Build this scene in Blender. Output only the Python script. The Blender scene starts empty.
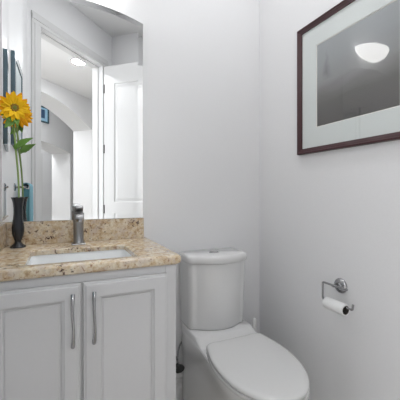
import bpy, bmesh, math, random
from mathutils import Vector, Matrix
random.seed(7)
PI = math.pi
R = math.radians
C = bpy.context.scene.collection
sc = bpy.context.scene

# ------------------------------------------------------------------ camera, world, lights
H = 1.092
cam = bpy.data.objects.new('camera', bpy.data.cameras.new('camera')); C.objects.link(cam)
cam.location = (0, 0, H); cam.rotation_euler = (R(90), 0, R(-24.4))
cam.data.sensor_width = 36; cam.data.lens = 308 / 400 * 36; cam.data.shift_y = -0.0175
cam.data.clip_start = 0.02
sc.camera = cam
w = bpy.data.worlds.new('world'); sc.world = w; w.use_nodes = True
w.node_tree.nodes['Background'].inputs[0].default_value = (0.9, 0.95, 1, 1)
w.node_tree.nodes['Background'].inputs[1].default_value = 0.3
sc.view_settings.view_transform = 'Standard'; sc.view_settings.look = 'None'
sc.view_settings.gamma = 1; sc.view_settings.use_curve_mapping = False
sc.view_settings.exposure = 0.40

BOWL_STRENGTH = 8.0        # glass bowl of the vanity light
BATH_FILL_WATT = 6.0             # added fill lamp in the bathroom ceiling, outside the view
HALL_WATT = 17.0            # hall ceiling lamps: one visible, one added for fill

def area(name, loc, size, watt, col=(.97, 0.985, 1), rot=(0, 0, 0), shape='DISK', size_y=None):
    l = bpy.data.lights.new(name, 'AREA'); l.shape = shape; l.size = size
    if size_y: l.size_y = size_y
    l.energy = watt; l.color = col
    o = bpy.data.objects.new(name, l); o.location = loc; o.rotation_euler = rot; C.objects.link(o)
    return o

# ------------------------------------------------------------------ helpers
def mesh_obj(name, bm, mat, parent=None, smooth=False, sharp=40, normals=True):
    if normals: bmesh.ops.recalc_face_normals(bm, faces=bm.faces)
    me = bpy.data.meshes.new(name)
    if smooth:
        for f in bm.faces: f.smooth = True
        a = R(sharp)
        for e in bm.edges:
            if len(e.link_faces) == 2:
                try:
                    if e.calc_face_angle() > a: e.smooth = False
                except ValueError: pass
    bm.to_mesh(me); bm.free()
    me.materials.append(mat)
    o = bpy.data.objects.new(name, me); C.objects.link(o)
    if parent:
        o.parent = parent; o.matrix_parent_inverse = Matrix.Translation(parent.location).inverted()
    return o

def thing(name, label, cat, loc=(0, 0, 0), group=None):
    o = bpy.data.objects.new(name, None); C.objects.link(o)
    o.empty_display_size = .05
    o.location = loc; o['label'] = label; o['category'] = cat
    if group: o['group'] = group
    return o

def tag(o, label, cat, group=None, kind=None):
    o['label'] = label; o['category'] = cat
    if group: o['group'] = group
    if kind: o['kind'] = kind
    return o

def struct(o, label=None, cat=None):
    o['kind'] = 'structure'
    if label: o['label'] = label
    if cat: o['category'] = cat
    return o

def box(bm, x0, x1, y0, y1, z0, z1, bev=0.0, M=None, seg=2):
    t = bmesh.new()
    bmesh.ops.create_cube(t, size=1)
    for v in t.verts:
        v.co = Vector((x0 + (v.co.x + .5) * (x1 - x0), y0 + (v.co.y + .5) * (y1 - y0), z0 + (v.co.z + .5) * (z1 - z0)))
    if bev > 0:
        bmesh.ops.bevel(t, geom=list(t.edges), offset=bev, segments=seg, profile=.5, affect='EDGES')
    if M: bmesh.ops.transform(t, matrix=M, verts=t.verts)
    me = bpy.data.meshes.new('t'); t.to_mesh(me); t.free()
    bm.from_mesh(me); bpy.data.meshes.remove(me)

def loft(bm, rings, cap0=True, cap1=True, closed=True):
    vs = [[bm.verts.new(p) for p in r] for r in rings]
    n = len(rings[0])
    for a, b in zip(vs, vs[1:]):
        for i in range(n if closed else n - 1):
            j = (i + 1) % n
            bm.faces.new((a[i], a[j], b[j], b[i]))
    if cap0: bm.faces.new(list(reversed(vs[0])))
    if cap1: bm.faces.new(vs[-1])
    return vs

def tube(bm, pts, rad, n=12, caps=True):
    pts = [Vector(p) for p in pts]
    rads = rad if isinstance(rad, (list, tuple)) else [rad] * len(pts)
    t0 = (pts[1] - pts[0]).normalized()
    up = Vector((0, 0, 1)) if abs(t0.z) < .9 else Vector((1, 0, 0))
    u = t0.cross(up).normalized()
    rings = []
    for i, p in enumerate(pts):
        if i == 0: t = t0
        elif i == len(pts) - 1: t = (pts[i] - pts[i - 1]).normalized()
        else: t = ((pts[i + 1] - p).normalized() + (p - pts[i - 1]).normalized()).normalized()
        u = (u - t * u.dot(t)).normalized(); v = t.cross(u)
        rings.append([p + (u * math.cos(2 * PI * k / n) + v * math.sin(2 * PI * k / n)) * rads[i] for k in range(n)])
    loft(bm, rings, caps, caps)

def smooth_path(pts, sub=6):
    P = [Vector(p) for p in pts]; P = [P[0]] + P + [P[-1]]; out = []
    for i in range(1, len(P) - 2):
        for k in range(sub):
            t = k / sub
            a, b, c, d = P[i - 1], P[i], P[i + 1], P[i + 2]
            out.append(.5 * ((2 * b) + (c - a) * t + (2 * a - 5 * b + 4 * c - d) * t * t + (3 * b - a - 3 * c + d) * t ** 3))
    out.append(P[-2]); return out

def fillet(pts, r=.01, n=5):
    P = [Vector(p) for p in pts]; out = [P[0]]
    for i in range(1, len(P) - 1):
        a = (P[i - 1] - P[i]).normalized(); b = (P[i + 1] - P[i]).normalized()
        s, e = P[i] + a * r, P[i] + b * r
        for k in range(n + 1):
            t = k / n
            out.append((1 - t) ** 2 * s + 2 * t * (1 - t) * P[i] + t * t * e)
    out.append(P[-1]); return out

def lathe(bm, prof, origin=(0, 0, 0), axis='z', n=32, M=None):
    """prof: list of (radius, height)"""
    o = Vector(origin); rings = []
    for r, h in prof:
        ring = []
        for k in range(n):
            a = 2 * PI * k / n
            p = Vector((r * math.cos(a), r * math.sin(a), h))
            if axis == 'x': p = Vector((p.z, p.x, p.y))
            if axis == 'y': p = Vector((p.x, p.z, p.y))
            if M: p = M @ p
            ring.append(o + p)
        rings.append(ring)
    loft(bm, rings, prof[0][0] > 1e-6, prof[-1][0] > 1e-6)
    bmesh.ops.remove_doubles(bm, verts=bm.verts, dist=1e-6)

def rr(x0, x1, y0, y1, rad, n=6, z=0.0):
    """rounded rectangle, rad = one radius or radii at (x1,y1),(x0,y1),(x0,y0),(x1,y0)"""
    if not isinstance(rad, (list, tuple)): rad = [rad] * 4
    out = []
    for q, (cx, cy, sx, sy) in enumerate(((x1, y1, -1, -1), (x0, y1, 1, -1), (x0, y0, 1, 1), (x1, y0, -1, 1))):
        r = max(rad[q], 1e-5)
        for k in range(n + 1):
            a = PI / 2 * q + PI / 2 * k / n
            out.append(Vector((cx + sx * r + r * math.cos(a), cy + sy * r + r * math.sin(a), z)))
    return out

# ------------------------------------------------------------------ materials
def mat(name, col, rough=.5, metal=0, spec=.5, coat=0, bump=0, bscale=200, trans=0):
    m = bpy.data.materials.new(name); m.use_nodes = True
    nt = m.node_tree; b = nt.nodes['Principled BSDF']
    b.inputs['Base Color'].default_value = (*col, 1)
    b.inputs['Roughness'].default_value = rough
    b.inputs['Metallic'].default_value = metal
    b.inputs['Specular IOR Level'].default_value = spec
    b.inputs['Coat Weight'].default_value = coat
    b.inputs['Coat Roughness'].default_value = .05
    b.inputs['Transmission Weight'].default_value = trans
    tc = nt.nodes.new('ShaderNodeTexCoord')
    nz = nt.nodes.new('ShaderNodeTexNoise'); nz.inputs['Scale'].default_value = bscale
    nz.inputs['Detail'].default_value = 3
    nt.links.new(tc.outputs['Object'], nz.inputs['Vector'])
    # a trace of mottling in the colour
    mx = nt.nodes.new('ShaderNodeMix'); mx.data_type = 'RGBA'; mx.blend_type = 'MULTIPLY'
    mx.inputs['Factor'].default_value = .04
    mx.inputs['A'].default_value = (*col, 1)
    nt.links.new(nz.outputs['Fac'], mx.inputs['B'])
    nt.links.new(mx.outputs['Result'], b.inputs['Base Color'])
    if bump:
        bp = nt.nodes.new('ShaderNodeBump'); bp.inputs['Strength'].default_value = bump
        bp.inputs['Distance'].default_value = .002
        nt.links.new(nz.outputs['Fac'], bp.inputs['Height']); nt.links.new(bp.outputs['Normal'], b.inputs['Normal'])
    return m

def ramp(nt, stops, interp='LINEAR'):
    r = nt.nodes.new('ShaderNodeValToRGB'); e = r.color_ramp; e.interpolation = interp
    while len(e.elements) < len(stops): e.elements.new(.5)
    for el, (p, c) in zip(e.elements, stops):
        el.position = p; el.color = (*c, 1) if len(c) == 3 else c
    return r

def granite():
    m = mat('granite', (.6, .5, .38), .13, spec=.5)
    nt = m.node_tree; L = nt.links; b = nt.nodes['Principled BSDF']
    tc = nt.nodes.new('ShaderNodeTexCoord')
    def noise(s, d=4, rough=.6, off=0.0, dist=0.0):
        mp = nt.nodes.new('ShaderNodeMapping'); mp.inputs['Location'].default_value = (off, off * .7, off * 1.3)
        L.new(tc.outputs['Object'], mp.inputs['Vector'])
        n = nt.nodes.new('ShaderNodeTexNoise'); n.inputs['Scale'].default_value = s; n.inputs['Detail'].default_value = d
        n.inputs['Roughness'].default_value = rough; n.inputs['Distortion'].default_value = dist
        L.new(mp.outputs['Vector'], n.inputs['Vector']); return n.outputs['Fac']
    def mixc(f, A, B):
        x = nt.nodes.new('ShaderNodeMix'); x.data_type = 'RGBA'
        L.new(f, x.inputs['Factor']); L.new(A, x.inputs['A'])
        if isinstance(B, tuple): x.inputs['B'].default_value = (*B, 1)
        else: L.new(B, x.inputs['B'])
        return x.outputs['Result']
    base = ramp(nt, [(.30, (.36, .235, .13)), (.42, (.54, .40, .25)), (.52, (.65, .54, .38)), (.64, (.74, .67, .54))])
    L.new(noise(48, 6, .65), base.inputs['Fac'])
    c = base.outputs['Color']
    f = ramp(nt, [(.50, (0, 0, 0)), (.62, (.6, .6, .6))]); L.new(noise(22, 5, .65, 4.0), f.inputs['Fac'])
    c = mixc(f.outputs['Color'], c, (.60, .52, .46))
    f = ramp(nt, [(.57, (0, 0, 0)), (.64, (.85, .85, .85))]); L.new(noise(85, 6, .65, 9.0, .5), f.inputs['Fac'])
    c = mixc(f.outputs['Color'], c, (.30, .15, .085))
    # dark garnet flecks gather in drifts
    f = ramp(nt, [(.58, (0, 0, 0)), (.63, (1, 1, 1))]); L.new(noise(62, 5, .6, 15.0, .6), f.inputs['Fac'])
    g = ramp(nt, [(.46, (.15, .15, .15)), (.56, (1, 1, 1))]); L.new(noise(9, 3, .5, 21.0), g.inputs['Fac'])
    mu = nt.nodes.new('ShaderNodeMath'); mu.operation = 'MULTIPLY'
    L.new(f.outputs['Color'], mu.inputs[0]); L.new(g.outputs['Color'], mu.inputs[1])
    c = mixc(mu.outputs[0], c, (.075, .035, .03))
    L.new(c, b.inputs['Base Color'])
    return m

def emissive(name, col, s):
    m = bpy.data.materials.new(name); m.use_nodes = True; nt = m.node_tree
    b = nt.nodes['Principled BSDF']; b.inputs['Base Color'].default_value = (.9, .9, .88, 1)
    b.inputs['Emission Color'].default_value = (*col, 1); b.inputs['Emission Strength'].default_value = s
    return m

M = dict(
    wall=mat('wall_paint', (.82, .82, .83), .6, spec=.25, bump=.10, bscale=160),
    hallwall=mat('hall_paint', (.78, .78, .785), .6, spec=.25, bump=.08, bscale=160),
    ceil=mat('ceiling_paint', (.85, .85, .85), .8, spec=.2, bump=.1, bscale=120),
    trim=mat('trim_paint', (.70, .70, .70), .3, spec=.4),
    cab=mat('cabinet_paint', (.62, .62, .63), .35, spec=.4),
    cabin=mat('cabinet_inside', (.55, .52, .48), .6),
    granite=granite(),
    porc=mat('porcelain', (.80, .80, .80), .10, spec=.5, coat=.3),
    seat=mat('seat_plastic', (.74, .74, .735), .22, spec=.5),
    sink=mat('sink_porcelain', (.93, .95, .96), .08, spec=.5),
    gun=mat('faucet_nickel', (.34, .34, .345), .3, metal=1),
    nickel=mat('brushed_nickel', (.42, .42, .43), .25, metal=1, bump=.05, bscale=300),
    hinge=mat('hinge_metal', (.13, .13, .13), .4, metal=.6),
    chrome=mat('dark_chrome', (.45, .45, .46), .12, metal=1),
    frame=mat('mahogany_frame', (.048, .012, .015), .38, spec=.5, bump=.1, bscale=80),
    mat_board=mat('mat_board', (.72, .76, .75), .8, spec=.2),
    bevel=mat('mat_bevel', (.80, .80, .76), .8, spec=.2),
    vase=mat('vase_glaze', (.014, .017, .022), .22, spec=.5, bump=.1, bscale=60),
    petal=mat('petal', (1.0, .62, .015), .5, spec=.2, bump=.2, bscale=120),
    petal2=mat('petal_deep', (1.0, .47, .008), .5, spec=.2, bump=.2, bscale=120),
    disc=mat('flower_disc', (.30, .17, .02), .8, bump=.9, bscale=500),
    discg=mat('flower_heart', (.20, .22, .04), .8, bump=.9, bscale=500),
    stem=mat('stem_green', (.22, .32, .09), .5),
    leaf=mat('leaf_green', (.13, .28, .04), .45, bump=.3, bscale=150),
    paper=mat('tissue_paper', (.85, .85, .85), .95, spec=.1, bump=.2, bscale=300),
    card=mat('cardboard_core', (.10, .09, .08), .9),
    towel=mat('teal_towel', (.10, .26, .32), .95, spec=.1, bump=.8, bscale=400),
    towel2=mat('pale_towel', (.25, .48, .58), .95, spec=.1, bump=.8, bscale=400),
    blue=mat('blue_frame_edge', (.07, .12, .15), .2, spec=.6),
    silver=mat('pale_frame_face', (.75, .80, .82), .2, spec=.6),
    black=mat('black_paint', (.02, .02, .02), .4),
    floor=mat('floor_tile', (.50, .47, .43), .4, spec=.4),
    hose=mat('braided_hose', (.30, .30, .31), .4, metal=.8, bump=.6, bscale=600),
    plastic=mat('white_plastic', (.80, .80, .79), .3),
    bowl=emissive('lit_glass_bowl', (1, .985, .97), BOWL_STRENGTH),
    lens=emissive('lit_lamp_lens', (1, .98, .95), 7),
    bluepic=mat('blue_print', (.05, .11, .22), .4),
    palepic=mat('pale_print', (.60, .68, .70), .4),
    bluemat=mat('pale_blue_mat', (.38, .62, .80), .5),
)
mm = bpy.data.materials.new('mirror_silver'); mm.use_nodes = True
b = mm.node_tree.nodes['Principled BSDF']; b.inputs['Metallic'].default_value = 1; b.inputs['Roughness'].default_value = 0
b.inputs['Base Color'].default_value = (.95, .96, .96, 1); M['mirror'] = mm

def pane_mat():                       # thin clear glass: passes the light, mirrors at its Fresnel rate
    m = bpy.data.materials.new('picture_glass'); m.use_nodes = True; nt = m.node_tree
    for n in list(nt.nodes):
        if n.type != 'OUTPUT_MATERIAL': nt.nodes.remove(n)
    out = nt.nodes['Material Output']
    fr = nt.nodes.new('ShaderNodeFresnel'); fr.inputs['IOR'].default_value = 1.52
    ge = nt.nodes.new('ShaderNodeNewGeometry'); mi = nt.nodes.new('ShaderNodeMix'); mi.data_type = 'FLOAT'
    mi.inputs['A'].default_value = 1.66; mi.inputs['B'].default_value = 1 / 1.66      # same loss from either side of the pane
    nt.links.new(ge.outputs['Backfacing'], mi.inputs['Factor']); nt.links.new(mi.outputs['Result'], fr.inputs['IOR'])
    t = nt.nodes.new('ShaderNodeBsdfTransparent'); t.inputs[0].default_value = (1, 1, 1, 1)
    g = nt.nodes.new('ShaderNodeBsdfGlossy'); g.inputs['Roughness'].default_value = 0.0
    mx = nt.nodes.new('ShaderNodeMixShader')
    nt.links.new(fr.outputs[0], mx.inputs[0]); nt.links.new(t.outputs[0], mx.inputs[1]); nt.links.new(g.outputs[0], mx.inputs[2])
    nt.links.new(mx.outputs[0], out.inputs[0]); return m
M['pane'] = pane_mat()

def print_mat():                      # a misty lake shore in greys; object y runs across, z up
    m = mat('misty_print', (.3, .3, .3), .7, spec=.2); nt = m.node_tree; L = nt.links
    b = nt.nodes['Principled BSDF']; tc = nt.nodes.new('ShaderNodeTexCoord')
    sp = nt.nodes.new('ShaderNodeSeparateXYZ'); L.new(tc.outputs['Object'], sp.inputs[0])
    def math_(op, a, bb=None, cc=None, clamp=False):
        n = nt.nodes.new('ShaderNodeMath'); n.operation = op; n.use_clamp = clamp
        for i, v in enumerate((a, bb, cc)):
            if v is None: continue
            if isinstance(v, (int, float)): n.inputs[i].default_value = v
            else: L.new(v, n.inputs[i])
        return n.outputs[0]
    nz = nt.nodes.new('ShaderNodeTexNoise'); nz.inputs['Scale'].default_value = 14; nz.inputs['Detail'].default_value = 5
    mp = nt.nodes.new('ShaderNodeMapping'); mp.inputs['Scale'].default_value = (1, .6, 2.2)
    L.new(tc.outputs['Object'], mp.inputs[0]); L.new(mp.outputs[0], nz.inputs['Vector'])
    # height fraction 0..1
    h = math_('MULTIPLY_ADD', sp.outputs[2], 1 / .373, .5)
    h2 = math_('ADD', h, math_('MULTIPLY_ADD', nz.outputs['Fac'], .12, -.06))
    g = ramp(nt, [(0, (.105, .10, .096)), (.28, (.13, .125, .12)), (.42, (.20, .198, .196)), (.53, (.28, .285, .285)), (.75, (.32, .335, .345)), (1, (.37, .39, .405))])
    L.new(h2, g.inputs[0])
    # dark conifer near the left side standing on the mist line
    dy = math_('ABSOLUTE', math_('ADD', math_('ADD', sp.outputs[1], -.135), math_('MULTIPLY_ADD', nz.outputs['Fac'], .05, -.025)))
    wd = math_('MULTIPLY_ADD', h, -.10, .092)        # narrows upwards
    tree = math_('MULTIPLY_ADD', math_('SUBTRACT', wd, dy), 28, 0, clamp=True)
    lo = math_('MULTIPLY_ADD', h, 9, -4.7, clamp=True)
    tm = math_('MULTIPLY', math_('MULTIPLY', tree, lo), .6)
    mx = nt.nodes.new('ShaderNodeMix'); mx.data_type = 'RGBA'
    L.new(tm, mx.inputs['Factor']); L.new(g.outputs[0], mx.inputs['A']); mx.inputs['B'].default_value = (.06, .06, .06, 1)
    L.new(mx.outputs['Result'], b.inputs['Base Color']); return m
M['print'] = print_mat()

# ------------------------------------------------------------------ room shell
CZ = 2.85                                   # ceiling
XL, XR, YB = -.235, 1.085, 1.53
J = Vector((-.152, .214, 0)); D = Vector((.679, -.734, 0)).normalized(); N = Vector((-.734, -.679, 0)).normalized()
def W(s, n, z): return J + D * s + N * n + Vector((0, 0, z))
WM = Matrix(((D.x, N.x, 0, J.x), (D.y, N.y, 0, J.y), (0, 0, 1, 0), (0, 0, 0, 1)))   # (s, n, z) -> world

def prism(bm, poly, a, b_):
    """poly in (s,z), extruded from n=a to n=b_"""
    A = [bm.verts.new(W(s, a, z)) for s, z in poly]; B = [bm.verts.new(W(s, b_, z)) for s, z in poly]
    n = len(poly)
    bm.faces.new(A); bm.faces.new(list(reversed(B)))
    for i in range(n): bm.faces.new((A[i], B[i], B[(i + 1) % n], A[(i + 1) % n]))
    bmesh.ops.recalc_face_normals(bm, faces=bm.faces)

def wallbox(name, x0, x1, y0, y1, z1=CZ):
    bm = bmesh.new(); box(bm, x0, x1, y0, y1, 0, z1); return struct(mesh_obj(name, bm, M['wall']))
wallbox('wall_back', XL - .1, XR + .1, YB, YB + .1)
P_right_end = (XR, .0)
sL = (XL - J.x) / D.x                        # where the doorway wall meets the left wall
SC = 1.006                                   # corner right of the door
WC = W(SC, 0, 0)
E_ = -N                                      # direction of the short wall behind the open door
tR = (XR - WC.x) / E_.x
yR = WC.y + E_.y * tR
wallbox('wall_left', XL - .1, XL, W(sL, 0, 0).y, YB)
wallbox('wall_right', XR, XR + .1, yR, YB)
# short wall behind the open door
bm = bmesh.new()
a = WC; b2 = WC + E_ * (tR); th = D * .1
for q in (0,):
    lo = [a, b2, b2 + th, a + th]
    A = [bm.verts.new(p) for p in lo]; B = [bm.verts.new(p + Vector((0, 0, CZ))) for p in lo]
    bm.faces.new(A); bm.faces.new(B)
    for i in range(4): bm.faces.new((A[i], A[(i + 1) % 4], B[(i + 1) % 4], B[i]))
struct(mesh_obj('wall_front', bm, M['wall']))
# doorway wall with opening, runs on either side to close the hall
DO0, DO1, DH = 0.0, 0.823, 2.45
bm = bmesh.new()
prism(bm, [(-3.2, 0), (DO0, 0), (DO0, DH), (DO1, DH), (DO1, 0), (7.0, 0), (7.0, 3.4), (-3.2, 3.4)], 0.0, .12)
# (bathroom side faces n=0)
struct(mesh_obj('wall_doorway', bm, M['wall']))

def arch_pts(s0, s1, zs, rise, k=28):
    out = []
    for i in range(k + 1):
        t = i / k; s = s0 + (s1 - s0) * t; x = 2 * t - 1
        c = (1 + rise * rise * 4 / ((s1 - s0) ** 2)) * (s1 - s0) ** 2 / (8 * rise)
        Rr = ((s1 - s0) ** 2 / 4 + rise * rise) / (2 * rise)
        xx = x * (s1 - s0) / 2
        out.append((s, zs + math.sqrt(Rr * Rr - xx * xx) - (Rr - rise)))
    return out
bm = bmesh.new()
ap = arch_pts(.25, 2.91, 2.285, .36)
prism(bm, [(-3.2, 0), (.25, 0)] + ap + [(2.91, 0), (7.0, 0), (7.0, 3.4), (-3.2, 3.4)], 1.74, 2.17)
struct(mesh_obj('wall_arch_hall', bm, M['hallwall']))
bm = bmesh.new()
ap = arch_pts(2.0, 4.0, 2.03, .17)
prism(bm, [(-3.2, 0), (2.0, 0)] + ap + [(4.0, 0), (7.0, 0), (7.0, 3.4), (-3.2, 3.4)], 3.2, 3.75)
struct(mesh_obj('wall_arch_far', bm, M['hallwall']))
bm = bmesh.new(); box(bm, -3.2, 7.0, 4.6, 4.7, 0, 3.4, M=WM); struct(mesh_obj('wall_far', bm, M['hallwall']))
for nm, s0 in (('wall_hall_end', 7.0), ('wall_hall_start', -3.3)):
    bm = bmesh.new(); box(bm, s0, s0 + .1, 0, 4.7, 0, 3.4, M=WM); struct(mesh_obj(nm, bm, M['hallwall']))
# white panel door far away in the last wall
bm = bmesh.new(); box(bm, 3.55, 4.45, 4.57, 4.6, 0, 2.08, .004, M=WM); struct(mesh_obj('door_2', bm, M['trim']))
bm = bmesh.new()
for q in ((3.46, 3.55, 2.08), (4.45, 4.54, 2.08)): box(bm, q[0], q[1], 4.58, 4.6, 0, q[2] + .09, .003, M=WM)
box(bm, 3.55, 4.45, 4.58, 4.6, 2.08, 2.17, .003, M=WM)
struct(mesh_obj('trim_2', bm, M['trim']))

# floors and ceilings
bm = bmesh.new(); box(bm, -6.5, 7.5, -9.5, 2.0, -.1, 0); struct(mesh_obj('floor', bm, M['floor']))
def floor_tiles():
    nt = M['floor'].node_tree; b = nt.nodes['Principled BSDF']
    tc = nt.nodes.new('ShaderNodeTexCoord'); br = nt.nodes.new('ShaderNodeTexBrick')
    br.offset = 0; br.inputs['Scale'].default_value = 1; br.inputs['Brick Width'].default_value = .33; br.inputs['Row Height'].default_value = .33
    br.inputs['Mortar Size'].default_value = .003
    br.inputs['Color1'].default_value = (.66, .62, .56, 1); br.inputs['Color2'].default_value = (.62, .58, .53, 1); br.inputs['Mortar'].default_value = (.3, .28, .26, 1)
    nt.links.new(tc.outputs['Object'], br.inputs['Vector']); nt.links.new(br.outputs['Color'], b.inputs['Base Color'])
floor_tiles()
bm = bmesh.new()
pts = [Vector((XL, YB, CZ)), Vector((XR, YB, CZ)), Vector((XR, yR, CZ)), W(SC, 0, CZ), W(sL, 0, CZ)]
A = [bm.verts.new(p) for p in pts]; B = [bm.verts.new(p + Vector((0, 0, .08))) for p in pts]
bm.faces.new(A); bm.faces.new(B)
for i in range(5): bm.faces.new((A[i], A[(i + 1) % 5], B[(i + 1) % 5], B[i]))
struct(mesh_obj('ceiling', bm, M['ceil']))
bm = bmesh.new(); box(bm, -3.2, 7.0, .12, 1.74, CZ, CZ + .08, M=WM); struct(mesh_obj('ceiling_hall', bm, M['ceil']))
bm = bmesh.new(); box(bm, -3.2, 7.0, .0, 4.7, 3.4, 3.5, M=WM); struct(mesh_obj('ceiling_far', bm, M['ceil']))

# door casing on the bathroom side + jamb lining
def casing(name, n0, n1, sgn):
    bm = bmesh.new()
    cw = .088
    for s0, s1 in ((DO0 - cw, DO0 + .0), (DO1, DO1 + cw)):
        if s0 < sL + .0 and sgn < 0: s0 = sL + .004
        box(bm, s0, s1, n0, n1, 0, DH, .003, M=WM)
        box(bm, s0 + .022, s1 - .03, n0 + sgn * .007, n1, 0, DH, .004, M=WM)
    s0 = max(DO0 - cw, sL + .004) if sgn < 0 else DO0 - cw
    box(bm, s0, DO1 + cw, n0, n1, DH, DH + cw, .003, M=WM)
    box(bm, s0, DO1 + cw, n0 + sgn * .007, n1, DH + .028, DH + cw - .02, .004, M=WM)
    return struct(mesh_obj(name, bm, M['trim']))
casing('trim_1', -.014, 0, -1)
bm = bmesh.new()   # door stop around the jamb
box(bm, DO0, DO0 + .012, .045, .115, 0, DH, .002, M=WM); box(bm, DO1 - .012, DO1, .045, .115, 0, DH, .002, M=WM)
box(bm, DO0 + .012, DO1 - .012, .045, .115, DH - .012, DH, .002, M=WM)
struct(mesh_obj('trim_3', bm, M['trim']))

# nested-rectangle panel face: returns rings on plane (u right, v up), depth w outwards
def panel_front(bm, o, U, V, Nn, w_, h_, steps, back=.0):
    """steps: list of (inset, depth); the front skin of a moulded door or drawer"""
    rings = []
    for ins, d in steps:
        rings.append([o + U * ins + V * ins + Nn * d, o + U * (w_ - ins) + V * ins + Nn * d,
                      o + U * (w_ - ins) + V * (h_ - ins) + Nn * d, o + U * ins + V * (h_ - ins) + Nn * d])
    loft(bm, rings, True, True)

def door_slab(bm, o, U, V, Nn, w_, h_, t, panels, skin=.0):
    """slab with recessed, raised-field panels on the Nn face"""
    us = sorted({0, w_} | {p[0] for p in panels} | {p[1] for p in panels})
    vs_ = sorted({0, h_} | {p[2] for p in panels} | {p[3] for p in panels})
    def P(u, v, d): return o + U * u + V * v + Nn * d
    vt = {}
    def V_(u, v, d):
        k = (round(u, 5), round(v, 5), round(d, 5))
        if k not in vt: vt[k] = bm.verts.new(P(u, v, d))
        return vt[k]
    for i in range(len(us) - 1):
        for j in range(len(vs_) - 1):
            u0, u1, v0, v1 = us[i], us[i + 1], vs_[j], vs_[j + 1]
            cu, cv = (u0 + u1) / 2, (v0 + v1) / 2
            pan = [p for p in panels if p[0] < cu < p[1] and p[2] < cv < p[3]]
            for d, face in ((t, 1), (0, 0)):
                if pan and face:
                    st = [(0, t), (.006, t - .001), (.013, t - .009), (.022, t - .009), (.048, t - .004)]
                    rings = [[V_(u0 + a_, v0 + a_, dd), V_(u1 - a_, v0 + a_, dd), V_(u1 - a_, v1 - a_, dd), V_(u0 + a_, v1 - a_, dd)] for a_, dd in st]
                    for r0, r1 in zip(rings, rings[1:]):
                        for k in range(4): bm.faces.new((r0[k], r0[(k + 1) % 4], r1[(k + 1) % 4], r1[k]))
                    bm.faces.new(rings[-1])
                else:
                    bm.faces.new([V_(u0, v0, d), V_(u1, v0, d), V_(u1, v1, d), V_(u0, v1, d)])
    for i in range(len(us) - 1):
        for v in (0, h_): bm.faces.new([V_(us[i], v, 0), V_(us[i + 1], v, 0), V_(us[i + 1], v, t), V_(us[i], v, t)])
    for j in range(len(vs_) - 1):
        for u in (0, w_): bm.faces.new([V_(u, vs_[j], 0), V_(u, vs_[j + 1], 0), V_(u, vs_[j + 1], t), V_(u, vs_[j], t)])

# open panel door, hinged at the right jamb, swung 90 degrees into the room
bm = bmesh.new()
# slab occupies s in [DO1+.0, DO1+.035]; n from -.02 to -.83; visible face looks towards -D
o_ = W(DO1 + .028, -.030, .012)
Ud = -N; Vd = Vector((0, 0, 1)); Nd = -D
DW, DHH = .80, 2.425
door_slab(bm, o_, Ud, Vd, Nd, DW, DHH, .034, [(.12, .68, .98, 2.24), (.12, .68, .20, .80)])
door = struct(mesh_obj('door_1', bm, M['trim']))
for z in (.25, .92, 1.56, 2.20):
    bm = bmesh.new()
    p = W(DO1 - .006, -.030, z)
    tube(bm, [p + Vector((0, 0, -.045)), p + Vector((0, 0, .045))], .009, 10)
    h_ = mesh_obj('hinge', bm, M['hinge'], door, smooth=True)
bm = bmesh.new()
p = o_ + Ud * .735 + Vector((0, 0, .95)) + Nd * .034
lathe(bm, [(0, 0), (.03, 0), (.03, .006), (.012, .010), (.012, .045), (0, .045)], (0, 0, 0), 'x', 20)
R3 = Matrix((( Nd.x, 0, Ud.x, p.x), (Nd.y, 0, Ud.y, p.y), (0, 1, 0, p.z), (0, 0, 0, 1)))
R3 = Matrix(((Nd.x, Ud.x, 0, p.x), (Nd.y, Ud.y, 0, p.y), (0, 0, 1, p.z), (0, 0, 0, 1)))
bmesh.ops.transform(bm, matrix=R3, verts=bm.verts)
tube(bm, [p + Nd * .04, p + Nd * .042 - Ud * .05, p + Nd * .04 - Ud * .11], .008, 10)
mesh_obj('door_handle', bm, M['nickel'], door, smooth=True)

# baseboards
def baseboard(name, a, b_, inward, mat_=None):
    a, b_ = Vector(a), Vector(b_); prof = [(0, 0), (.014, 0), (.014, .070), (.011, .078), (.011, .088), (.008, .094), (.008, .104), (.004, .112), (0, .114)]
    bm = bmesh.new(); rings = []
    for p in (a, b_): rings.append([p + inward * x + Vector((0, 0, z)) for x, z in prof])
    loft(bm, rings, True, True)
    return struct(mesh_obj(name, bm, M['trim']))
baseboard('baseboard_back', (.381, YB, 0), (XR, YB, 0), Vector((0, -1, 0)))
baseboard('baseboard_right', (XR, YB - .015, 0), (XR, yR + .02, 0), Vector((-1, 0, 0)))
baseboard('baseboard_left', (XL, .35, 0), (XL, 1.04, 0), Vector((1, 0, 0)))

# ------------------------------------------------------------------ vanity cabinet
CT = .870; CB = .838                      # counter top / underside
CX1 = .379; CYF = 1.045                   # cabinet right side, face-frame front
cabt = thing('vanity_cabinet', 'light grey painted bathroom vanity cabinet with two panel doors under the granite top', 'cabinet', (.07, 1.28, 0))
bm = bmesh.new()
x0 = XL + .003
box(bm, x0, x0 + .016, CYF + .019, YB - .004, 0.0, CB - .001, .001)
box(bm, CX1 - .018, CX1, CYF + .019, YB - .016, 0.0, CB - .001, .001)
box(bm, x0 + .016, CX1 - .018, CYF + .019, YB - .02, .10, .115)
box(bm, x0 + .016, CX1 - .018, YB - .026, YB - .016, .115, CB - .001)
mesh_obj('carcass', bm, M['cab'], cabt)
bm = bmesh.new()
box(bm, x0, x0 + .035, CYF, CYF + .019, .10, CB - .001, .0012)
box(bm, CX1 - .04, CX1, CYF, CYF + .019, .0, CB - .001, .0012)
box(bm, x0 + .035, CX1 - .04, CYF, CYF + .019, CB - .045, CB - .001, .0012)
box(bm, x0 + .035, CX1 - .04, CYF, CYF + .019, .10, .135, .0012)
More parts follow.
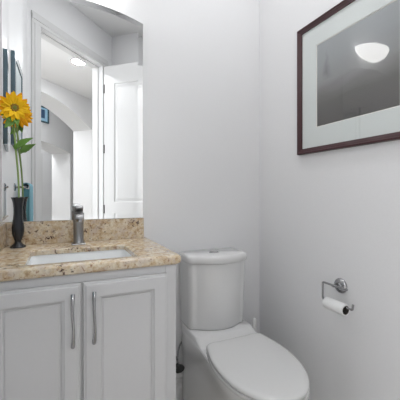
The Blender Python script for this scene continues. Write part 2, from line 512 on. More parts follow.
box(bm, .035, .09, CYF, CYF + .019, .135, CB - .045, .0012)
mesh_obj('face_frame', bm, M['cab'], cabt)
bm = bmesh.new(); box(bm, x0 + .016, CX1 - .04, CYF + .06, CYF + .075, 0, .10, .001); mesh_obj('toe_kick', bm, M['cab'], cabt)
def cab_door(xa, xb, z0, z1, hx):
    bm = bmesh.new(); w_, h_ = xb - xa, z1 - z0
    o = Vector((xa, CYF - .001, z0)); U = Vector((1, 0, 0)); V = Vector((0, 0, 1)); Nn = Vector((0, -1, 0))
    t = .019
    st = [(0, 0), (0, t - .009), (.002, t - .006), (.007, t - .0058), (.0078, t - .001), (.010, t), (.046, t), (.0475, t - .0005), (.048, t - .006), (.053, t - .0065), (.0575, t - .011), (.060, t - .011), (.061, t - .0085)]
    panel_front(bm, o, U, V, Nn, w_, h_, st)
    d = mesh_obj('door', bm, M['cab'], cabt)
    bm = bmesh.new()
    yf = CYF - .001 - t; za, zb = .621, .779
    n = 22; pts = []; rad = []
    for i in range(n + 1):
        f = i / n; z = za + (zb - za) * f
        bow = math.sin(PI * f) ** .55
        xo = .0012 * math.sin(2 * PI * f)
        pts.append((hx + xo, yf - .006 - .021 * bow, z)); rad.append(.0040 + .0026 * abs(2 * f - 1) ** 2.5)
    tube(bm, pts, rad, 12)
    for z in (za + .004, zb - .004):
        box(bm, hx - .0055, hx + .0055, yf - .010, yf + .0002, z - .006, z + .006, .002)
    hd = mesh_obj('handle', bm, M['nickel'], d, smooth=True)
    hd['label'] = 'bowed brushed nickel pull'
    hd.matrix_parent_inverse = d.matrix_world.inverted()
    return d
d1 = cab_door(-.205, .0585, .125, .810, .035)
d2 = cab_door(.0655, .341, .125, .810, .097)

# ------------------------------------------------------------------ granite countertop with sink cut-out
top = thing('countertop', 'beige and brown speckled granite vanity countertop with an undermount sink cut-out', 'countertop', (.07, 1.28, CB))
X0, X1, Y0, Y1 = XL + .001, .400, 1.030, YB - .001
HX0, HX1, HY0, HY1 = -.100, .250, 1.085, 1.345
bm = bmesh.new()
rf = [.0005, .0005, .0005, .028]
def outer(i, z):
    if i > .04: return rr(X0, X1 - .035, Y0 + .04, Y1, .0005, 6, z)
    return rr(X0, X1 - i, Y0 + i, Y1, [.0005, .0005, .0005, .022], 6, z)
def inner(i, z): return rr(HX0 - i, HX1 + i, HY0 - i, HY1 + i, .022, 6, z)
seq = [inner(.004, CT - .0195), inner(0, CT - .0195), inner(0, CT - .003), inner(.002, CT - .0008), inner(.004, CT), outer(.012, CT), outer(.006, CT - .0015), outer(.002, CT - .005), outer(0, CT - .011),
       outer(0, CB + .009), outer(.002, CB + .004), outer(.007, CB), outer(.05, CB), outer(.051, CT - .0195), inner(.004, CT - .0195)]
vs = loft(bm, seq, False, False)
bmesh.ops.remove_doubles(bm, verts=bm.verts, dist=1e-6)
mesh_obj('slab', bm, M['granite'], top, smooth=True, sharp=25)
bm = bmesh.new(); box(bm, XL + .002, .379, YB - .0205, YB - .0005, CT, .968, .0018); mesh_obj('backsplash', bm, M['granite'], top)
bm = bmesh.new(); box(bm, XL + .001, XL + .030, Y0 + .01, YB - .0215, CT, .968, .0018); mesh_obj('side_splash', bm, M['granite'], top)

# sink
sk = thing('sink', 'white rectangular undermount sink set in the granite countertop', 'sink', (.075, 1.215, .70))
bm = bmesh.new()
def sr(i, z, r=.03): return rr(HX0 + i, HX1 - i, HY0 + i, HY1 - i, r, 6, z)
loft(bm, [sr(-.018, CT - .0205), sr(-.004, CT - .0205), sr(-.003, CT - .026), sr(.002, .80), sr(.010, .745, .035), sr(.028, .722, .04), sr(.07, .714, .04), sr(.11, .711, .02)], False, True)
o = mesh_obj('basin', bm, M['sink'], sk, smooth=True, sharp=50)
bmesh_fix = o.modifiers.new('thick', 'SOLIDIFY'); bmesh_fix.thickness = .007; bmesh_fix.offset = -1
bm = bmesh.new(); lathe(bm, [(0, 0), (.022, 0), (.022, .002), (.017, .003), (.014, .001), (0, .001)], (.075, 1.215, .7115), n=28)
mesh_obj('drain', bm, M['chrome'], sk, smooth=True)

# faucet
fx, fy = .072, 1.435
fa = thing('faucet', 'brushed nickel single-lever faucet standing behind the sink', 'faucet', (fx, fy, CT))
bm = bmesh.new(); box(bm, fx - .028, fx + .028, fy - .027, fy + .027, CT + .0003, CT + .006, .002); mesh_obj('base_plate', bm, M['gun'], fa)
bm = bmesh.new(); lathe(bm, [(.0235, .006), (.0235, .010), (.0215, .013), (.0208, .05), (.0208, .098), (.0225, .102), (.0225, .134), (.019, .138), (0, .138)], (fx, fy, CT), n=32)
mesh_obj('body', bm, M['gun'], fa, smooth=True)
bm = bmesh.new()   # short square spout reaching forward over the basin
def sq(cy, cz, w_, h_): return [Vector((fx + a, cy + b_ * .3, cz + b_)) for a, b_ in ((-w_, -h_), (w_, -h_), (w_, h_), (-w_, h_))]
loft(bm, [sq(fy - .012, CT + .117, .0175, .014), sq(fy - .05, CT + .121, .017, .012), sq(fy - .092, CT + .125, .016, .009)], True, True)
bmesh.ops.bevel(bm, geom=list(bm.edges), offset=.003, segments=2, profile=.5, affect='EDGES')
mesh_obj('spout', bm, M['gun'], fa, smooth=True)
bm = bmesh.new(); lathe(bm, [(.011, -.012), (.012, -.011), (.012, 0), (.010, .001)], (fx, fy - .076, CT + .115), n=20); mesh_obj('aerator', bm, M['chrome'], fa, smooth=True)
bm = bmesh.new()
loft(bm, [sq(fy + .018, CT + .149, .0185, .010), sq(fy - .01, CT + .152, .0185, .012), sq(fy - .035, CT + .158, .017, .010), sq(fy - .058, CT + .163, .015, .006)], True, True)
bmesh.ops.bevel(bm, geom=list(bm.edges), offset=.003, segments=2, profile=.5, affect='EDGES')
mesh_obj('lever', bm, M['gun'], fa, smooth=True)

# ------------------------------------------------------------------ bevelled mirror
MX0, MX1, MZ0, MK = -.224, .377, .9695, .56
MXC = .077
def mtop(x): return 1.989 - MK * (x - MXC) ** 2
def mring(ins, y, n=28):
    x0, x1 = MX0 + ins, MX1 - ins
    out = [Vector((x0, y, MZ0 + ins)), Vector((x1, y, MZ0 + ins))]
    for i in range(n + 1):
        x = x1 + (x0 - x1) * i / n
        out.append(Vector((x, y, mtop(x) - ins)))
    return out
bm = bmesh.new()
BV = .024
loft(bm, [mring(0, YB - .0008), mring(0, YB - .0070), mring(BV, YB - .0058)], True, False)
fr = mring(BV, YB - .0058)
vv = [bm.verts.new(p) for p in fr]; bm.faces.new(vv)
o = mesh_obj('wall_mirror', bm, M['mirror'])
tag(o, 'large arched frameless mirror on the wall above the granite backsplash', 'mirror')

# ------------------------------------------------------------------ vanity light above the mirror (out of frame, seen in the picture glass)
vl = thing('wall_lamp', 'lit glass bowl vanity light on the wall above the mirror', 'lamp', (.10, YB, 2.14))
lx, ly, lz = .10, YB - .002, 2.122
bm = bmesh.new()       # half bowl of frosted glass standing out from the wall, open above
def hb(a_, k=1.0, dz=0.0):
    rr_ = math.cos(a_); z = lz - .078 * math.sin(a_) + dz
    return [Vector((lx + .150 * k * rr_ * math.cos(PI * i / 28), ly - .105 * k * rr_ * math.sin(PI * i / 28), z)) for i in range(29)]
rings = [hb(PI / 2 * i / 11 * .985) for i in range(11, -1, -1)] + [hb(0, .97 * math.cos(q), .03 * math.sin(q)) for q in (.15, .4, .7, 1.0, 1.3, 1.5)]
loft(bm, rings, False, False, closed=False)
mesh_obj('glass_bowl', bm, M['bowl'], vl, smooth=True)
bm = bmesh.new(); box(bm, lx - .05, lx + .05, YB - .012, YB - .0005, lz - .05, lz + .04, .003)
tube(bm, [(lx, YB - .01, lz - .02), (lx, YB - .07, lz - .02), (lx, YB - .07, lz - .01)], .006, 10)
mesh_obj('wall_plate', bm, M['nickel'], vl, smooth=True)

# recessed lamps; only the mirrored hall one is visible, the others are added fill
def recessed(label, x, y, watt, r=.085, strength=None):
    t = thing('ceiling_light', label, 'ceiling light', (x, y, CZ))
    bm = bmesh.new(); lathe(bm, [(r, -.002), (r + .02, -.002), (r + .022, -.0005), (r, -.0005)], (x, y, CZ), n=36)
    bmesh.ops.remove_doubles(bm, verts=bm.verts, dist=1e-6)
    mesh_obj('trim_ring', bm, M['trim'], t, smooth=True)
    bm = bmesh.new(); lathe(bm, [(0, -.003), (r, -.0025), (r, -.001), (0, -.001)], (x, y, CZ), n=36)
    mesh_obj('lens', bm, M['lens'], t, smooth=True)
    area('downlight', (x, y, CZ - .012), 2 * r, watt)
recessed('added unseen fill light, round, in the bathroom ceiling', .60, .80, BATH_FILL_WATT)  # unseen lamp added to even out the bathroom light
h0 = Vector((.2275, -1.36, 0))
recessed('bright round recessed light in the hall ceiling, seen in the mirror', h0.x, h0.y, HALL_WATT)
p = W(-.6, .9, 0); recessed('added unseen fill light, round, further left along the hall ceiling', p.x, p.y, HALL_WATT)  # unseen second hall lamp, added for more light
# added area lights with no real source, filling bathroom, hall and rooms beyond
area('hall_side_fill', W(-1.0, 1.70, 1.25), 2.2, 34, (.97, .985, 1), (R(90), 0, math.atan2(D.y, D.x) + PI), 'RECTANGLE', 1.9)  # added fill through the doorway onto vanity and toilet, no window there
area('hall_end_fill', W(-1.6, .95, 1.7), 1.3, 12, (.97, .98, 1), (R(90), 0, math.atan2(D.y, D.x) - PI / 2), 'RECTANGLE', 1.8)  # unseen fill added at the near end of the hall
area('arch_room_fill', W(1.5, 2.75, 3.3), 1.6, 42, (.98, .99, 1), (0, 0, 0), 'RECTANGLE', 1.0)  # added to brighten the space between the two arches
area('far_room_fill', W(3.2, 4.2, 3.0), .7, 34, (.98, .99, 1), (0, 0, 0), 'RECTANGLE', .7)  # added to brighten the space behind the far arch

# ------------------------------------------------------------------ toilet
TX = .737
tl = thing('toilet', 'white skirted close-coupled toilet with closed lid against the back wall', 'toilet', (TX, 1.2, 0))
TURN = math.tan(R(4))        # the bowl points a little towards the vanity
def outline(z, wb, wm, yc, yf, yb=1.512, cx=TX, p=2.15, rc=.02):
    pts = []
    nb = 7
    # right side from back to centre
    side = []
    side.append((wb - rc, yb)); side.append((wb - rc * .3, yb - rc * .3)); side.append((wb, yb - rc))
    for k in range(1, nb):
        t = k / nb; s = t * t * (3 - 2 * t)
        side.append((wb + (wm - wb) * s, (yb - rc) + (yc - yb + rc) * t))
    for k in range(0, 17):
        a = PI / 2 * k / 16
        x = wm * math.cos(a) ** (2 / p); y = yc - (yc - yf) * math.sin(a) ** (2 / p)
        side.append((x, y))
    pts = [Vector((cx + x, y, z)) for x, y in side]
    pts += [Vector((cx - x, y, z)) for x, y in reversed(side[:-1])]
    for v in pts:
        if v.y < 1.25: v.x -= (1.25 - v.y) * TURN
    return pts
bm = bmesh.new()
rings = [outline(.0, .158, .125, 1.20, .94), outline(.03, .158, .125, 1.20, .94), outline(.12, .158, .124, 1.19, .935), outline(.22, .159, .128, 1.16, .90),
         outline(.29, .160, .144, 1.11, .855), outline(.335, .166, .158, 1.07, .815), outline(.365, .162, .166, 1.08, .793), outline(.382, .162, .167, 1.08, .790), outline(.388, .158, .163, 1.08, .795)]
loft(bm, rings, True, True)
o = mesh_obj('bowl', bm, M['porc'], tl, smooth=True, sharp=35)
# raised deck carrying the tank, sloping down to the seat
bm = bmesh.new()
def deck(z, w_, yf, ins=0): return rr(TX - w_ + ins, TX + w_ - ins, yf + ins, 1.512 - ins * .2, [.004, .004, .03, .03], 6, z)
loft(bm, [deck(.386, .161, 1.245), deck(.392, .161, 1.262), deck(.402, .161, 1.292, .001), deck(.411, .161, 1.306, .002), deck(.4145, .161, 1.314, .006)], True, True)
mesh_obj('tank_deck', bm, M['porc'], tl, smooth=True, sharp=50)
# tank with bowed front
def tank(z, w_, ys, yf, yb=1.518, ins=0.0, cx=TX - .008):
    pts = []; w_ -= ins; yf += ins; ys += ins; yb -= ins * .5
    pts.append((w_, yb)); pts.append((w_, ys + .02))
    rc = .030
    for k in range(1, 6):
        a = PI / 2 * k / 5; pts.append((w_ - rc + rc * math.cos(a), ys + .02 - rc * math.sin(a)))
    xe = w_ - rc; ye = ys + .02 - rc
    for k in range(1, 25):
        t = k / 24; x = xe * (1 - 2 * t)
        pts.append((x, ye - (ye - yf) * (1 - (x / xe) ** 2)))
    for k in range(1, 6):
        a = PI / 2 * (5 - k) / 5; pts.append((-(w_ - rc + rc * math.cos(a)), ys + .02 - rc * math.sin(a)))
    pts.append((-w_, yb))
    return [Vector((cx + x, y - x * .12 * (yb - y) / (yb - yf), z)) for x, y in pts]
bm = bmesh.new()
loft(bm, [tank(.4145, .151, 1.390, 1.338, ins=.006), tank(.420, .151, 1.390, 1.338, ins=.001), tank(.43, .151, 1.390, 1.337), tank(.58, .154, 1.386, 1.332), tank(.743, .157, 1.382, 1.326)], True, True)
mesh_obj('tank', bm, M['porc'], tl, smooth=True, sharp=50)
bm = bmesh.new()
L_ = lambda z, ins: tank(z, .163, 1.374, 1.317, 1.523, ins)
loft(bm, [L_(.7445, .006), L_(.7455, .002), L_(.749, 0), L_(.770, 0), L_(.777, .0015), L_(.7825, .006), L_(.785, .014)], True, True)
ld = mesh_obj('tank_lid', bm, M['porc'], tl, smooth=True, sharp=40)
bm = bmesh.new()
lathe(bm, [(0, 0), (.026, 0), (.026, .0035), (.024, .005), (.0, .005)], (0, 0, 0), n=32)
bmesh.ops.transform(bm, matrix=Matrix.Translation((TX - .01, 1.425, .785)) @ Matrix.Diagonal((1.05, .8, 1, 1)), verts=bm.verts)
o = mesh_obj('flush_button', bm, M['chrome'], tl, smooth=True); o['label'] = 'oval chrome flush button'
# seat and closed lid
def egg(z, ins, wid=.172, yb=1.236, yf=.785, yc=1.06, wb=.150, cx=TX - .008, dz=None):
    rc = .035; side = []
    side.append((0, yb - ins)); side.append((wb * .5, yb - ins))
    for k in range(0, 6):
        a = PI / 2 * (1 - k / 5)
        side.append((wb - rc + rc * math.cos(a) - ins * .7, yb - rc + rc * math.sin(a) - ins * .7))
    xs, y_s = side[-1]
    for k in range(1, 7):
        t = k / 7; s = math.sin(t * PI / 2)
        side.append((xs + (wid - ins - xs) * s, y_s + (yc - y_s) * t))
    for k in range(0, 17):
        a = PI / 2 * k / 16
        side.append(((wid - ins) * math.cos(a) ** .93, yc - (yc - yf - ins) * math.sin(a) ** .93))
    return [Vector((cx + x + (y - 1.23) * TURN, y, z)) for x, y in side] + [Vector((cx - x + (y - 1.23) * TURN, y, z)) for x, y in reversed(side[1:-1])]
bm = bmesh.new()
loft(bm, [egg(.3885, .006), egg(.3895, .002), egg(.393, 0), egg(.401, 0), egg(.404, .003), egg(.4045, .006)], True, True)
mesh_obj('seat', bm, M['seat'], tl, smooth=True, sharp=45)
bm = bmesh.new()
loft(bm, [egg(.4070, .009), egg(.4080, .004), egg(.411, .001), egg(.418, .001), egg(.4225, .004), egg(.4255, .010), egg(.4272, .022), egg(.4285, .05), egg(.429, .09)], True, True)
mesh_obj('lid', bm, M['seat'], tl, smooth=True, sharp=45)
for sx in (-.075, .075):
    bm = bmesh.new(); box(bm, TX + sx - .022, TX + sx + .022, 1.225, 1.25, .3885, .408, .005)
    mesh_obj('hinge', bm, M['seat'], tl, smooth=True)

# supply valve between vanity and toilet
sv = thing('supply_valve', 'dark chrome shut-off valve low on the wall between vanity and toilet', 'valve', (.55, YB, .21))
vx, vz = .538, .215
bm = bmesh.new(); lathe(bm, [(0, 0), (.026, 0), (.024, .006), (.009, .010), (.009, .011)], (0, 0, 0), 'y', 24)
bmesh.ops.transform(bm, matrix=Matrix.Translation((vx, YB - .0004, vz)) @ Matrix.Diagonal((1, -1, 1, 1)), verts=bm.verts)
mesh_obj('escutcheon', bm, M['chrome'], sv, smooth=True)
bm = bmesh.new()
tube(bm, [(vx, YB - .008, vz), (vx, YB - .075, vz)], .008, 12)
lathe(bm, [(.012, -.018), (.014, -.015), (.014, .012), (.010, .018), (.010, .034)], (vx, YB - .055, vz), n=16)
mesh_obj('valve_body', bm, M['chrome'], sv, smooth=True)
bm = bmesh.new(); lathe(bm, [(.006, 0), (.030, .002), (.032, .014), (.028, .022), (0, .024)], (0, 0, 0), 'y', 10)
bmesh.ops.transform(bm, matrix=Matrix.Translation((vx, YB - .074, vz)) @ Matrix.Diagonal((1, -1, .62, 1)), verts=bm.verts)
mesh_obj('valve_handle', bm, M['black'], sv, smooth=True)
bm = bmesh.new()
tube(bm, smooth_path([(vx, YB - .055, vz + .03), (vx + .003, YB - .060, vz + .045), (vx + .012, YB - .045, vz + .062), (vx + .035, YB - .012, vz + .078), (vx + .07, YB - .009, vz + .12), (vx + .10, YB - .009, vz + .18)]), .0045, 8)
mesh_obj('hose', bm, M['hose'], sv, smooth=True)

# toilet brush in the corner behind the toilet
tb = thing('toilet_brush', 'white toilet brush standing in its holder in the corner behind the toilet', 'toilet brush', (1.0, 1.455, 0))
bx, by = .993, 1.450
bm = bmesh.new(); lathe(bm, [(0, .001), (.045, .001), (.047, .006), (.040, .11), (.034, .125), (.030, .125), (.030, .11), (0, .11)], (bx, by, 0), n=28)
mesh_obj('holder', bm, M['plastic'], tb, smooth=True)
bm = bmesh.new(); lathe(bm, [(.006, .112), (.007, .25), (.009, .28), (.0125, .30), (.0135, .365), (.011, .382), (.005, .389), (0, .39)], (bx, by, 0), n=18)
mesh_obj('handle', bm, M['plastic'], tb, smooth=True)

# ------------------------------------------------------------------ picture on the right wall
PY0, PY1, PZ0, PZ1 = .562, 1.188, 1.279, 1.889
pc = thing('framed_picture', 'misty grey landscape print, wide pale mat, dark red-brown frame, on the right wall', 'picture', (XR, (PY0 + PY1) / 2, (PZ0 + PZ1) / 2))
fw = .026
XF = XR - .024
def frame_ring(bm, y0, y1, z0, z1, prof, xw, sgn=-1):
    """prof (inset, height above wall)"""
    rings = []
    for ins, hgt in prof:
        x = xw + sgn * hgt
        rings.append([Vector((x, y0 + ins, z0 + ins)), Vector((x, y1 - ins, z0 + ins)), Vector((x, y1 - ins, z1 - ins)), Vector((x, y0 + ins, z1 - ins))])
    vs = [[bm.verts.new(p) for p in r] for r in rings]
    for a_, b_ in zip(vs, vs[1:] + vs[:1]):
        for i in range(4): bm.faces.new((a_[i], a_[(i + 1) % 4], b_[(i + 1) % 4], b_[i]))
bm = bmesh.new()
frame_ring(bm, PY0, PY1, PZ0, PZ1, [(0, .001), (0, .019), (.002, .022), (.007, .023), (.010, .020), (.015, .019), (.019, .017), (fw, .015), (fw, .001)], XR)
mesh_obj('frame', bm, M['frame'], pc)
y0, y1, z0, z1 = PY0 + fw, PY1 - fw, PZ0 + fw, PZ1 - fw
QY0, QY1, QZ0, QZ1 = .690, 1.070, 1.398, 1.771
bm = bmesh.new()   # mat board with a window
def rect(x, ya, yb, za, zb): return [Vector((x, ya, za)), Vector((x, yb, za)), Vector((x, yb, zb)), Vector((x, ya, zb))]
seq = [rect(XR - .007, y0 + .0003, y1 - .0003, z0 + .0003, z1 - .0003), rect(XR - .009, y0 + .0003, y1 - .0003, z0 + .0003, z1 - .0003), rect(XR - .009, QY0 - .004, QY1 + .004, QZ0 - .004, QZ1 + .004), rect(XR - .0072, QY0 - .004, QY1 + .004, QZ0 - .004, QZ1 + .004)]
loft(bm, seq, False, False); mesh_obj('mat_board', bm, M['mat_board'], pc)
bm = bmesh.new()
loft(bm, [rect(XR - .0088, QY0 - .0038, QY1 + .0038, QZ0 - .0038, QZ1 + .0038), rect(XR - .0065, QY0, QY1, QZ0, QZ1)], False, False)
mesh_obj('mat_bevel', bm, M['bevel'], pc)
bm = bmesh.new()
box(bm, -.001, .0, -(QY1 - QY0) / 2 - .003, (QY1 - QY0) / 2 + .003, -(QZ1 - QZ0) / 2 - .003, (QZ1 - QZ0) / 2 + .003)
o = mesh_obj('print', bm, M['print'], pc)
o.matrix_parent_inverse = Matrix.Translation(pc.location).inverted(); o.location = (XR - .005, (QY0 + QY1) / 2, (QZ0 + QZ1) / 2)
bm = bmesh.new()
vs = [bm.verts.new(p) for p in rect(XR - .0125, y0 + .0004, y1 - .0004, z0 + .0004, z1 - .0004)]; f_ = bm.faces.new(vs); bm.normal_update()
if f_.normal.x > 0: f_.normal_flip()
mesh_obj('glass', bm, M['pane'], pc, normals=False)

# ------------------------------------------------------------------ toilet paper holder and roll
th_ = thing('toilet_paper_holder', 'brushed nickel toilet paper holder with round rosette on the right wall', 'toilet paper holder', (XR, .943, .706))
yz = (.941, .700)
bm = bmesh.new(); prof = [(0, .0005), (.030, .0005), (.0315, .004), (.030, .009), (.024, .013), (.015, .0165), (.012, .022), (.0, .022)]
lathe(bm, prof, (0, 0, 0), 'x', 36)
bmesh.ops.transform(bm, matrix=Matrix.Translation((XR, yz[0], yz[1])) @ Matrix.Diagonal((-1, 1, 1, 1)), verts=bm.verts)
mesh_obj('rosette', bm, M['nickel'], th_, smooth=True)
bm = bmesh.new()
xa = XR - .060; rz = .640
tube(bm, [(XR - .018, yz[0], yz[1]), (XR - .052, .938, yz[1] + .007), (xa, .925, yz[1] + .0105)], [.008, .007, .005], 12)
tube(bm, fillet([(xa, .862, .711), (xa, .985, .711), (xa, .985, rz), (xa, .838, rz), (xa, .835, rz + .022)], .007), .0043, 12)
mesh_obj('arm', bm, M['nickel'], th_, smooth=True)
RR_ = .0235
roll = thing('toilet_paper_roll', 'nearly used up white toilet paper roll on the nickel holder', 'toilet paper', (xa, .915, rz - .012))
cz = rz - .0105
bm = bmesh.new(); prof = [(.0175, -.049), (RR_ - .001, -.049), (RR_, -.047), (RR_, .047), (RR_ - .001, .049), (.0175, .049), (.0175, -.049)]
lathe(bm, prof[:-1], (xa, .917, cz), 'y', 36)
# inner wall
rings = []
for f in list(bm.faces):
    if len(f.verts) > 6: bm.faces.remove(f)
lathe(bm, [(.0175, -.049), (.0175, .049)], (xa, .917, cz), 'y', 36)
for f in list(bm.faces):
    if len(f.verts) > 6: bm.faces.remove(f)
mesh_obj('paper', bm, M['paper'], roll, smooth=True)
bm = bmesh.new()
lathe(bm, [(.0173, -.0495), (.0173, .0495)], (xa, .917, cz), 'y', 36)
lathe(bm, [(.0160, -.0495), (.0160, .0495)], (xa, .917, cz), 'y', 36)
for f in list(bm.faces):
    if len(f.verts) > 6: bm.faces.remove(f)
mesh_obj('cardboard_core', bm, M['card'], roll, smooth=True, normals=False)

# ------------------------------------------------------------------ vase and sunflower
vX, vY = -.157, 1.452
u_ = .0041
bm = bmesh.new()
# (radius px, height above counter in px at this distance)
prof = [(6.9, .1), (7.2, .6), (6.8, 1.6), (4.6, 3.0), (3.1, 5.0), (2.9, 6.5), (3.9, 9), (5.0, 13), (5.5, 17), (5.6, 19.5), (5.1, 24), (4.3, 29), (3.9, 34), (4.0, 39), (4.5, 44), (5.3, 47.5), (6.2, 49.3), (6.3, 49.7), (5.9, 49.8), (5.0, 48), (4.0, 43), (3.4, 36), (3.3, 30), (0, 28)]
lathe(bm, [(r * u_, h * u_) for r, h in prof], (vX, vY, CT), n=36)
vs_ = mesh_obj('bud_vase', bm, M['vase'], smooth=True, sharp=60)
tag(vs_, 'slender black glazed bud vase on the granite beside the backsplash', 'vase')
fl = thing('sunflower', 'yellow sunflower on a long green stem in the black bud vase', 'flower', (vX, vY, CT + .15))
hc = Vector((-.170, 1.455, 1.440))
bm = bmesh.new()
stem_pts = smooth_path([(vX + .002, vY, CT + .125), (vX + .003, vY, CT + .22), (vX - .001, vY + .004, 1.18), (vX - .009, vY + .008, 1.27), (hc.x - .004, hc.y + .016, hc.z - .07), (hc.x - .002, hc.y + .016, hc.z - .02), (hc.x, hc.y + .008, hc.z)])
tube(bm, stem_pts, [.0034 + .0012 * (i / len(stem_pts)) for i in range(len(stem_pts))], 10)
mesh_obj('stem', bm, M['stem'], fl, smooth=True)
face = (Vector((0, 0, H + .12)) - hc + Vector((.30, 0, 0))).normalized()
zq = face.to_track_quat('Z', 'Y').to_matrix().to_4x4()
FM = Matrix.Translation(hc) @ zq
def petal(ang, ln, wd, tilt, droop, lift, m):
    bm = bmesh.new(); n = 8; rows = []
    for i in range(n + 1):
        t = i / n
        wv = wd * (math.sin(PI * min(1, t * .93 + .07) ** .85)) ** .75 * (1 if t < .97 else .3)
        r = .010 + ln * t; z = lift + math.sin(tilt) * ln * t - droop * t * t
        rows.append([(r, -wv, z + .0025), (r, -wv * .5, z - .0002), (r, 0, z - .0018), (r, wv * .5, z - .0002), (r, wv, z + .0025)])
    vs = [[bm.verts.new(p) for p in rw] for rw in rows]
    for a_, b_ in zip(vs, vs[1:]):
        for k in range(4): bm.faces.new((a_[k], a_[k + 1], b_[k + 1], b_[k]))
    bmesh.ops.transform(bm, matrix=FM @ Matrix.Rotation(ang, 4, 'Z'), verts=bm.verts)
    o = mesh_obj('petal', bm, m, fl, smooth=True, sharp=180)
    s = o.modifiers.new('thick', 'SOLIDIFY'); s.thickness = .0008
for ring, (cnt, ln, wd, tilt, lift, m) in enumerate(((15, .058, .0118, .05, -.004, M['petal2']), (13, .050, .0118, .25, .0, M['petal']), (9, .036, .0088, .55, .003, M['petal']))):
    for k in range(cnt):
        petal(2 * PI * (k + .5 * ring) / cnt + random.uniform(-.09, .09), ln * random.uniform(.86, 1.12), wd * random.uniform(.85, 1.1),
              tilt + random.uniform(-.1, .12), random.uniform(0, .014), lift, m)
bm = bmesh.new(); lathe(bm, [(0, -.006), (.012, -.006), (.0175, 0), (.0165, .006), (.012, .0085), (.008, .007), (0, .006)], (0, 0, 0), n=28)
bmesh.ops.transform(bm, matrix=FM, verts=bm.verts)
o = mesh_obj('seed_disc', bm, M['disc'], fl, smooth=True); o['label'] = 'brown ring of florets'
bm = bmesh.new(); lathe(bm, [(0, .0062), (.0085, .0066), (.0075, .0085), (0, .009)], (0, 0, 0), n=24)
bmesh.ops.transform(bm, matrix=FM, verts=bm.verts)
mesh_obj('disc_heart', bm, M['discg'], fl, smooth=True)
def leaf(base, tip, wd, nrm, curl=.008):
    base, tip = Vector(base), Vector(tip); ax = tip - base; ln = ax.length; ax.normalize()
    nr = Vector(nrm); nr = (nr - ax * nr.dot(ax)).normalized(); sd = ax.cross(nr)
    bm = bmesh.new(); n = 10; rows = []
    for i in range(n + 1):
        t = i / n; wv = wd * math.sin(PI * t ** .75) * (1 - .25 * t) + .0006
        wv *= 1 + .10 * (i % 2)
        c = base + ax * ln * t + nr * curl * math.sin(PI * t)
        rows.append([c - sd * wv + nr * .004, c - sd * wv * .5 + nr * .001, c, c + sd * wv * .5 + nr * .001, c + sd * wv + nr * .004])
    vs = [[bm.verts.new(p) for p in rw] for rw in rows]
    for a_, b_ in zip(vs, vs[1:]):
        for k in range(4): bm.faces.new((a_[k], a_[k + 1], b_[k + 1], b_[k]))
    o = mesh_obj('leaf', bm, M['leaf'], fl, smooth=True, sharp=180)
    s = o.modifiers.new('thick', 'SOLIDIFY'); s.thickness = .0009
leaf((vX - .008, vY + .006, 1.275), (vX + .056, vY - .01, 1.318), .016, (0, -1, .5))
leaf((vX - .010, vY + .008, 1.27), (vX + .006, vY - .01, 1.300), .009, (0, -1, .3))
leaf((hc.x, hc.y + .012, hc.z - .05), (hc.x - .046, hc.y - .008, hc.z - .035), .018, (.2, -1, .2))
leaf((hc.x, hc.y + .012, hc.z - .04), (hc.x - .034, hc.y - .004, hc.z - .088), .017, (.2, -1, .2))
leaf((hc.x, hc.y + .012, hc.z - .04), (hc.x + .012, hc.y - .004, hc.z - .078), .012, (.2, -1, .2))

# ------------------------------------------------------------------ left wall: framed picture and hanging towel (seen in the mirror)
lp = thing('framed_picture', 'blue-edged framed picture on the left wall, seen only in the mirror', 'picture', (XL, 1.125, 1.6))
LY0, LY1, LZ0, LZ1 = .83, 1.185, 1.345, 1.835
bm = bmesh.new(); frame_ring(bm, LY0, LY1, LZ0, LZ1, [(0, .001), (0, .021), (.004, .021), (.004, .001)], XL, 1); mesh_obj('outer_edge', bm, M['blue'], lp)
bm = bmesh.new(); frame_ring(bm, LY0 + .004, LY1 - .004, LZ0 + .004, LZ1 - .004, [(.0002, .001), (.0002, .0205), (.022, .0200), (.024, .001)], XL, 1); mesh_obj('frame', bm, M['silver'], lp)
bm = bmesh.new(); frame_ring(bm, LY0 + .028, LY1 - .028, LZ0 + .028, LZ1 - .028, [(.0003, .001), (.0003, .0206), (.008, .0206), (.008, .001)], XL, 1); mesh_obj('inner_lip', bm, M['blue'], lp)
bm = bmesh.new(); box(bm, XL + .002, XL + .016, LY0 + .037, LY1 - .037, LZ0 + .037, LZ1 - .037); mesh_obj('print', bm, M['palepic'], lp)

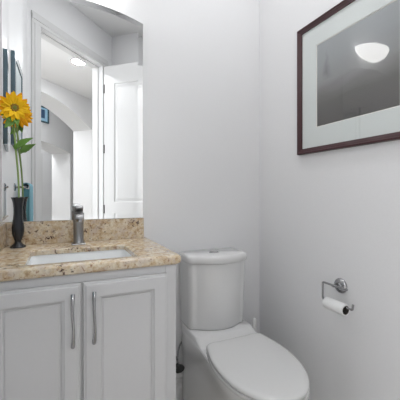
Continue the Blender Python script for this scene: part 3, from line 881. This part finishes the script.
tw = thing('towel_hook', 'nickel towel post on the left wall holding a teal towel', 'towel hook', (XL, 1.0, 1.125))
bm = bmesh.new(); lathe(bm, [(0, .0005), (.022, .0005), (.022, .006), (.012, .010), (0, .010)], (XL, 1.05, 1.125), 'x', 24)
mesh_obj('rosette', bm, M['chrome'], tw, smooth=True)
bm = bmesh.new(); tube(bm, fillet([(XL + .006, 1.05, 1.125), (XL + .055, 1.05, 1.125), (XL + .055, .93, 1.125), (XL + .055, .925, 1.140)], .01), .006, 10)
mesh_obj('arm', bm, M['chrome'], tw, smooth=True)
def towel(name, label, y0_, y1_, x_in, x_out, ztop, zbot, m):
    bm = bmesh.new(); rows = []; nz = 16; ny = 14
    path = []
    for i in range(nz + 1): path.append((x_in, zbot + .03 + (ztop - .012 - zbot - .03) * i / nz))
    for k in range(1, 8):
        a = PI - PI * k / 8; r = (x_out - x_in) / 2
        path.append(((x_in + x_out) / 2 + r * math.cos(a), ztop - .012 + r * math.sin(a)))
    for i in range(nz + 1): path.append((x_out, ztop - .012 - (ztop - .012 - zbot) * i / nz))
    for x, z in path:
        row = []
        for j in range(ny + 1):
            t = j / ny; dp = max(0, (ztop - z)) / (ztop - zbot)
            wv = .0035 * math.sin(t * 15 + 1) * dp
            row.append(Vector((x + wv, y0_ + (y1_ - y0_) * t, z)))
        rows.append(row)
    loft(bm, rows, False, False, closed=False)
    o = mesh_obj(name, bm, m, smooth=True, sharp=180)
    s = o.modifiers.new('thick', 'SOLIDIFY'); s.thickness = .005; s.offset = 0
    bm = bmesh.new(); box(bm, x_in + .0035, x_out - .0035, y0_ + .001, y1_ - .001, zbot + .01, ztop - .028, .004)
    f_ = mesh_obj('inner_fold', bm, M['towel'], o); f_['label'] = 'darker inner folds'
    return tag(o, label, 'towel')
towel('hand_towel', 'teal hand towel hanging from the nickel post on the left wall, seen in the mirror', .82, 1.02, XL + .036, XL + .074, 1.143, .885, M['towel2'])
# ------------------------------------------------------------------ hall things seen in the mirror
hp = thing('framed_picture', 'small blue print in pale blue mat on the hall wall beyond the arch', 'picture', W(3.1, 3.2, 2.75))
def wbox(bm, s0, s1, n0, n1, z0_, z1_, bev=0): box(bm, s0, s1, n0, n1, z0_, z1_, bev, M=WM)
S0, S1, Z0_, Z1_ = 2.93, 3.325, 2.59, 2.93
bm = bmesh.new()
for q in ((S0, S1, Z0_, Z0_ + .03), (S0, S1, Z1_ - .03, Z1_)): wbox(bm, q[0], q[1], 3.165, 3.199, q[2], q[3], .003)
for q in ((S0, S0 + .03), (S1 - .03, S1)): wbox(bm, q[0], q[1], 3.165, 3.199, Z0_ + .03, Z1_ - .03, .003)
mesh_obj('frame', bm, M['blue'], hp)
bm = bmesh.new(); wbox(bm, S0 + .031, S1 - .031, 3.18, 3.198, Z0_ + .031, Z1_ - .031); mesh_obj('mat_board', bm, M['bluemat'], hp)
bm = bmesh.new(); wbox(bm, S0 + .11, S1 - .11, 3.176, 3.1795, Z0_ + .09, Z1_ - .07); mesh_obj('print', bm, M['bluepic'], hp)

ch = thing('dining_chair', 'black chair in the far hall, glimpsed through both arches in the mirror', 'chair', W(3.15, 3.42, 0))
cs, cn = 2.93, 3.45
bm = bmesh.new(); wbox(bm, cs - .21, cs + .21, cn - .2, cn + .2, .43, .47, .01); mesh_obj('seat', bm, M['black'], ch)
bm = bmesh.new(); wbox(bm, cs + .195, cs + .225, cn - .2, cn + .2, .62, 1.12, .01); mesh_obj('backrest', bm, M['black'], ch)
for a_, b_ in ((-.18, -.17), (-.18, .17)):
    bm = bmesh.new(); tube(bm, [W(cs + a_, cn + b_, .0), W(cs + a_, cn + b_, .435)], [.012, .018], 8); mesh_obj('leg', bm, M['black'], ch)
for b_ in (-.17, .17):
    bm = bmesh.new(); tube(bm, [W(cs + .21, cn + b_, .0), W(cs + .21, cn + b_, .63)], [.012, .018], 8); mesh_obj('leg', bm, M['black'], ch)

po = thing('floor_stand', 'thin dark upright stand against the hall wall right of the far arch', 'stand', W(4.06, 3.1, 0))
bm = bmesh.new(); p = W(4.06, 3.1, 0); tube(bm, [p + Vector((0, 0, .02)), p + Vector((0, 0, 1.31))], .018, 12); mesh_obj('pole', bm, M['black'], po, smooth=True)
bm = bmesh.new(); lathe(bm, [(0, .001), (.09, .001), (.09, .012), (.02, .02), (0, .02)], tuple(p), n=24); mesh_obj('base', bm, M['black'], po, smooth=True)
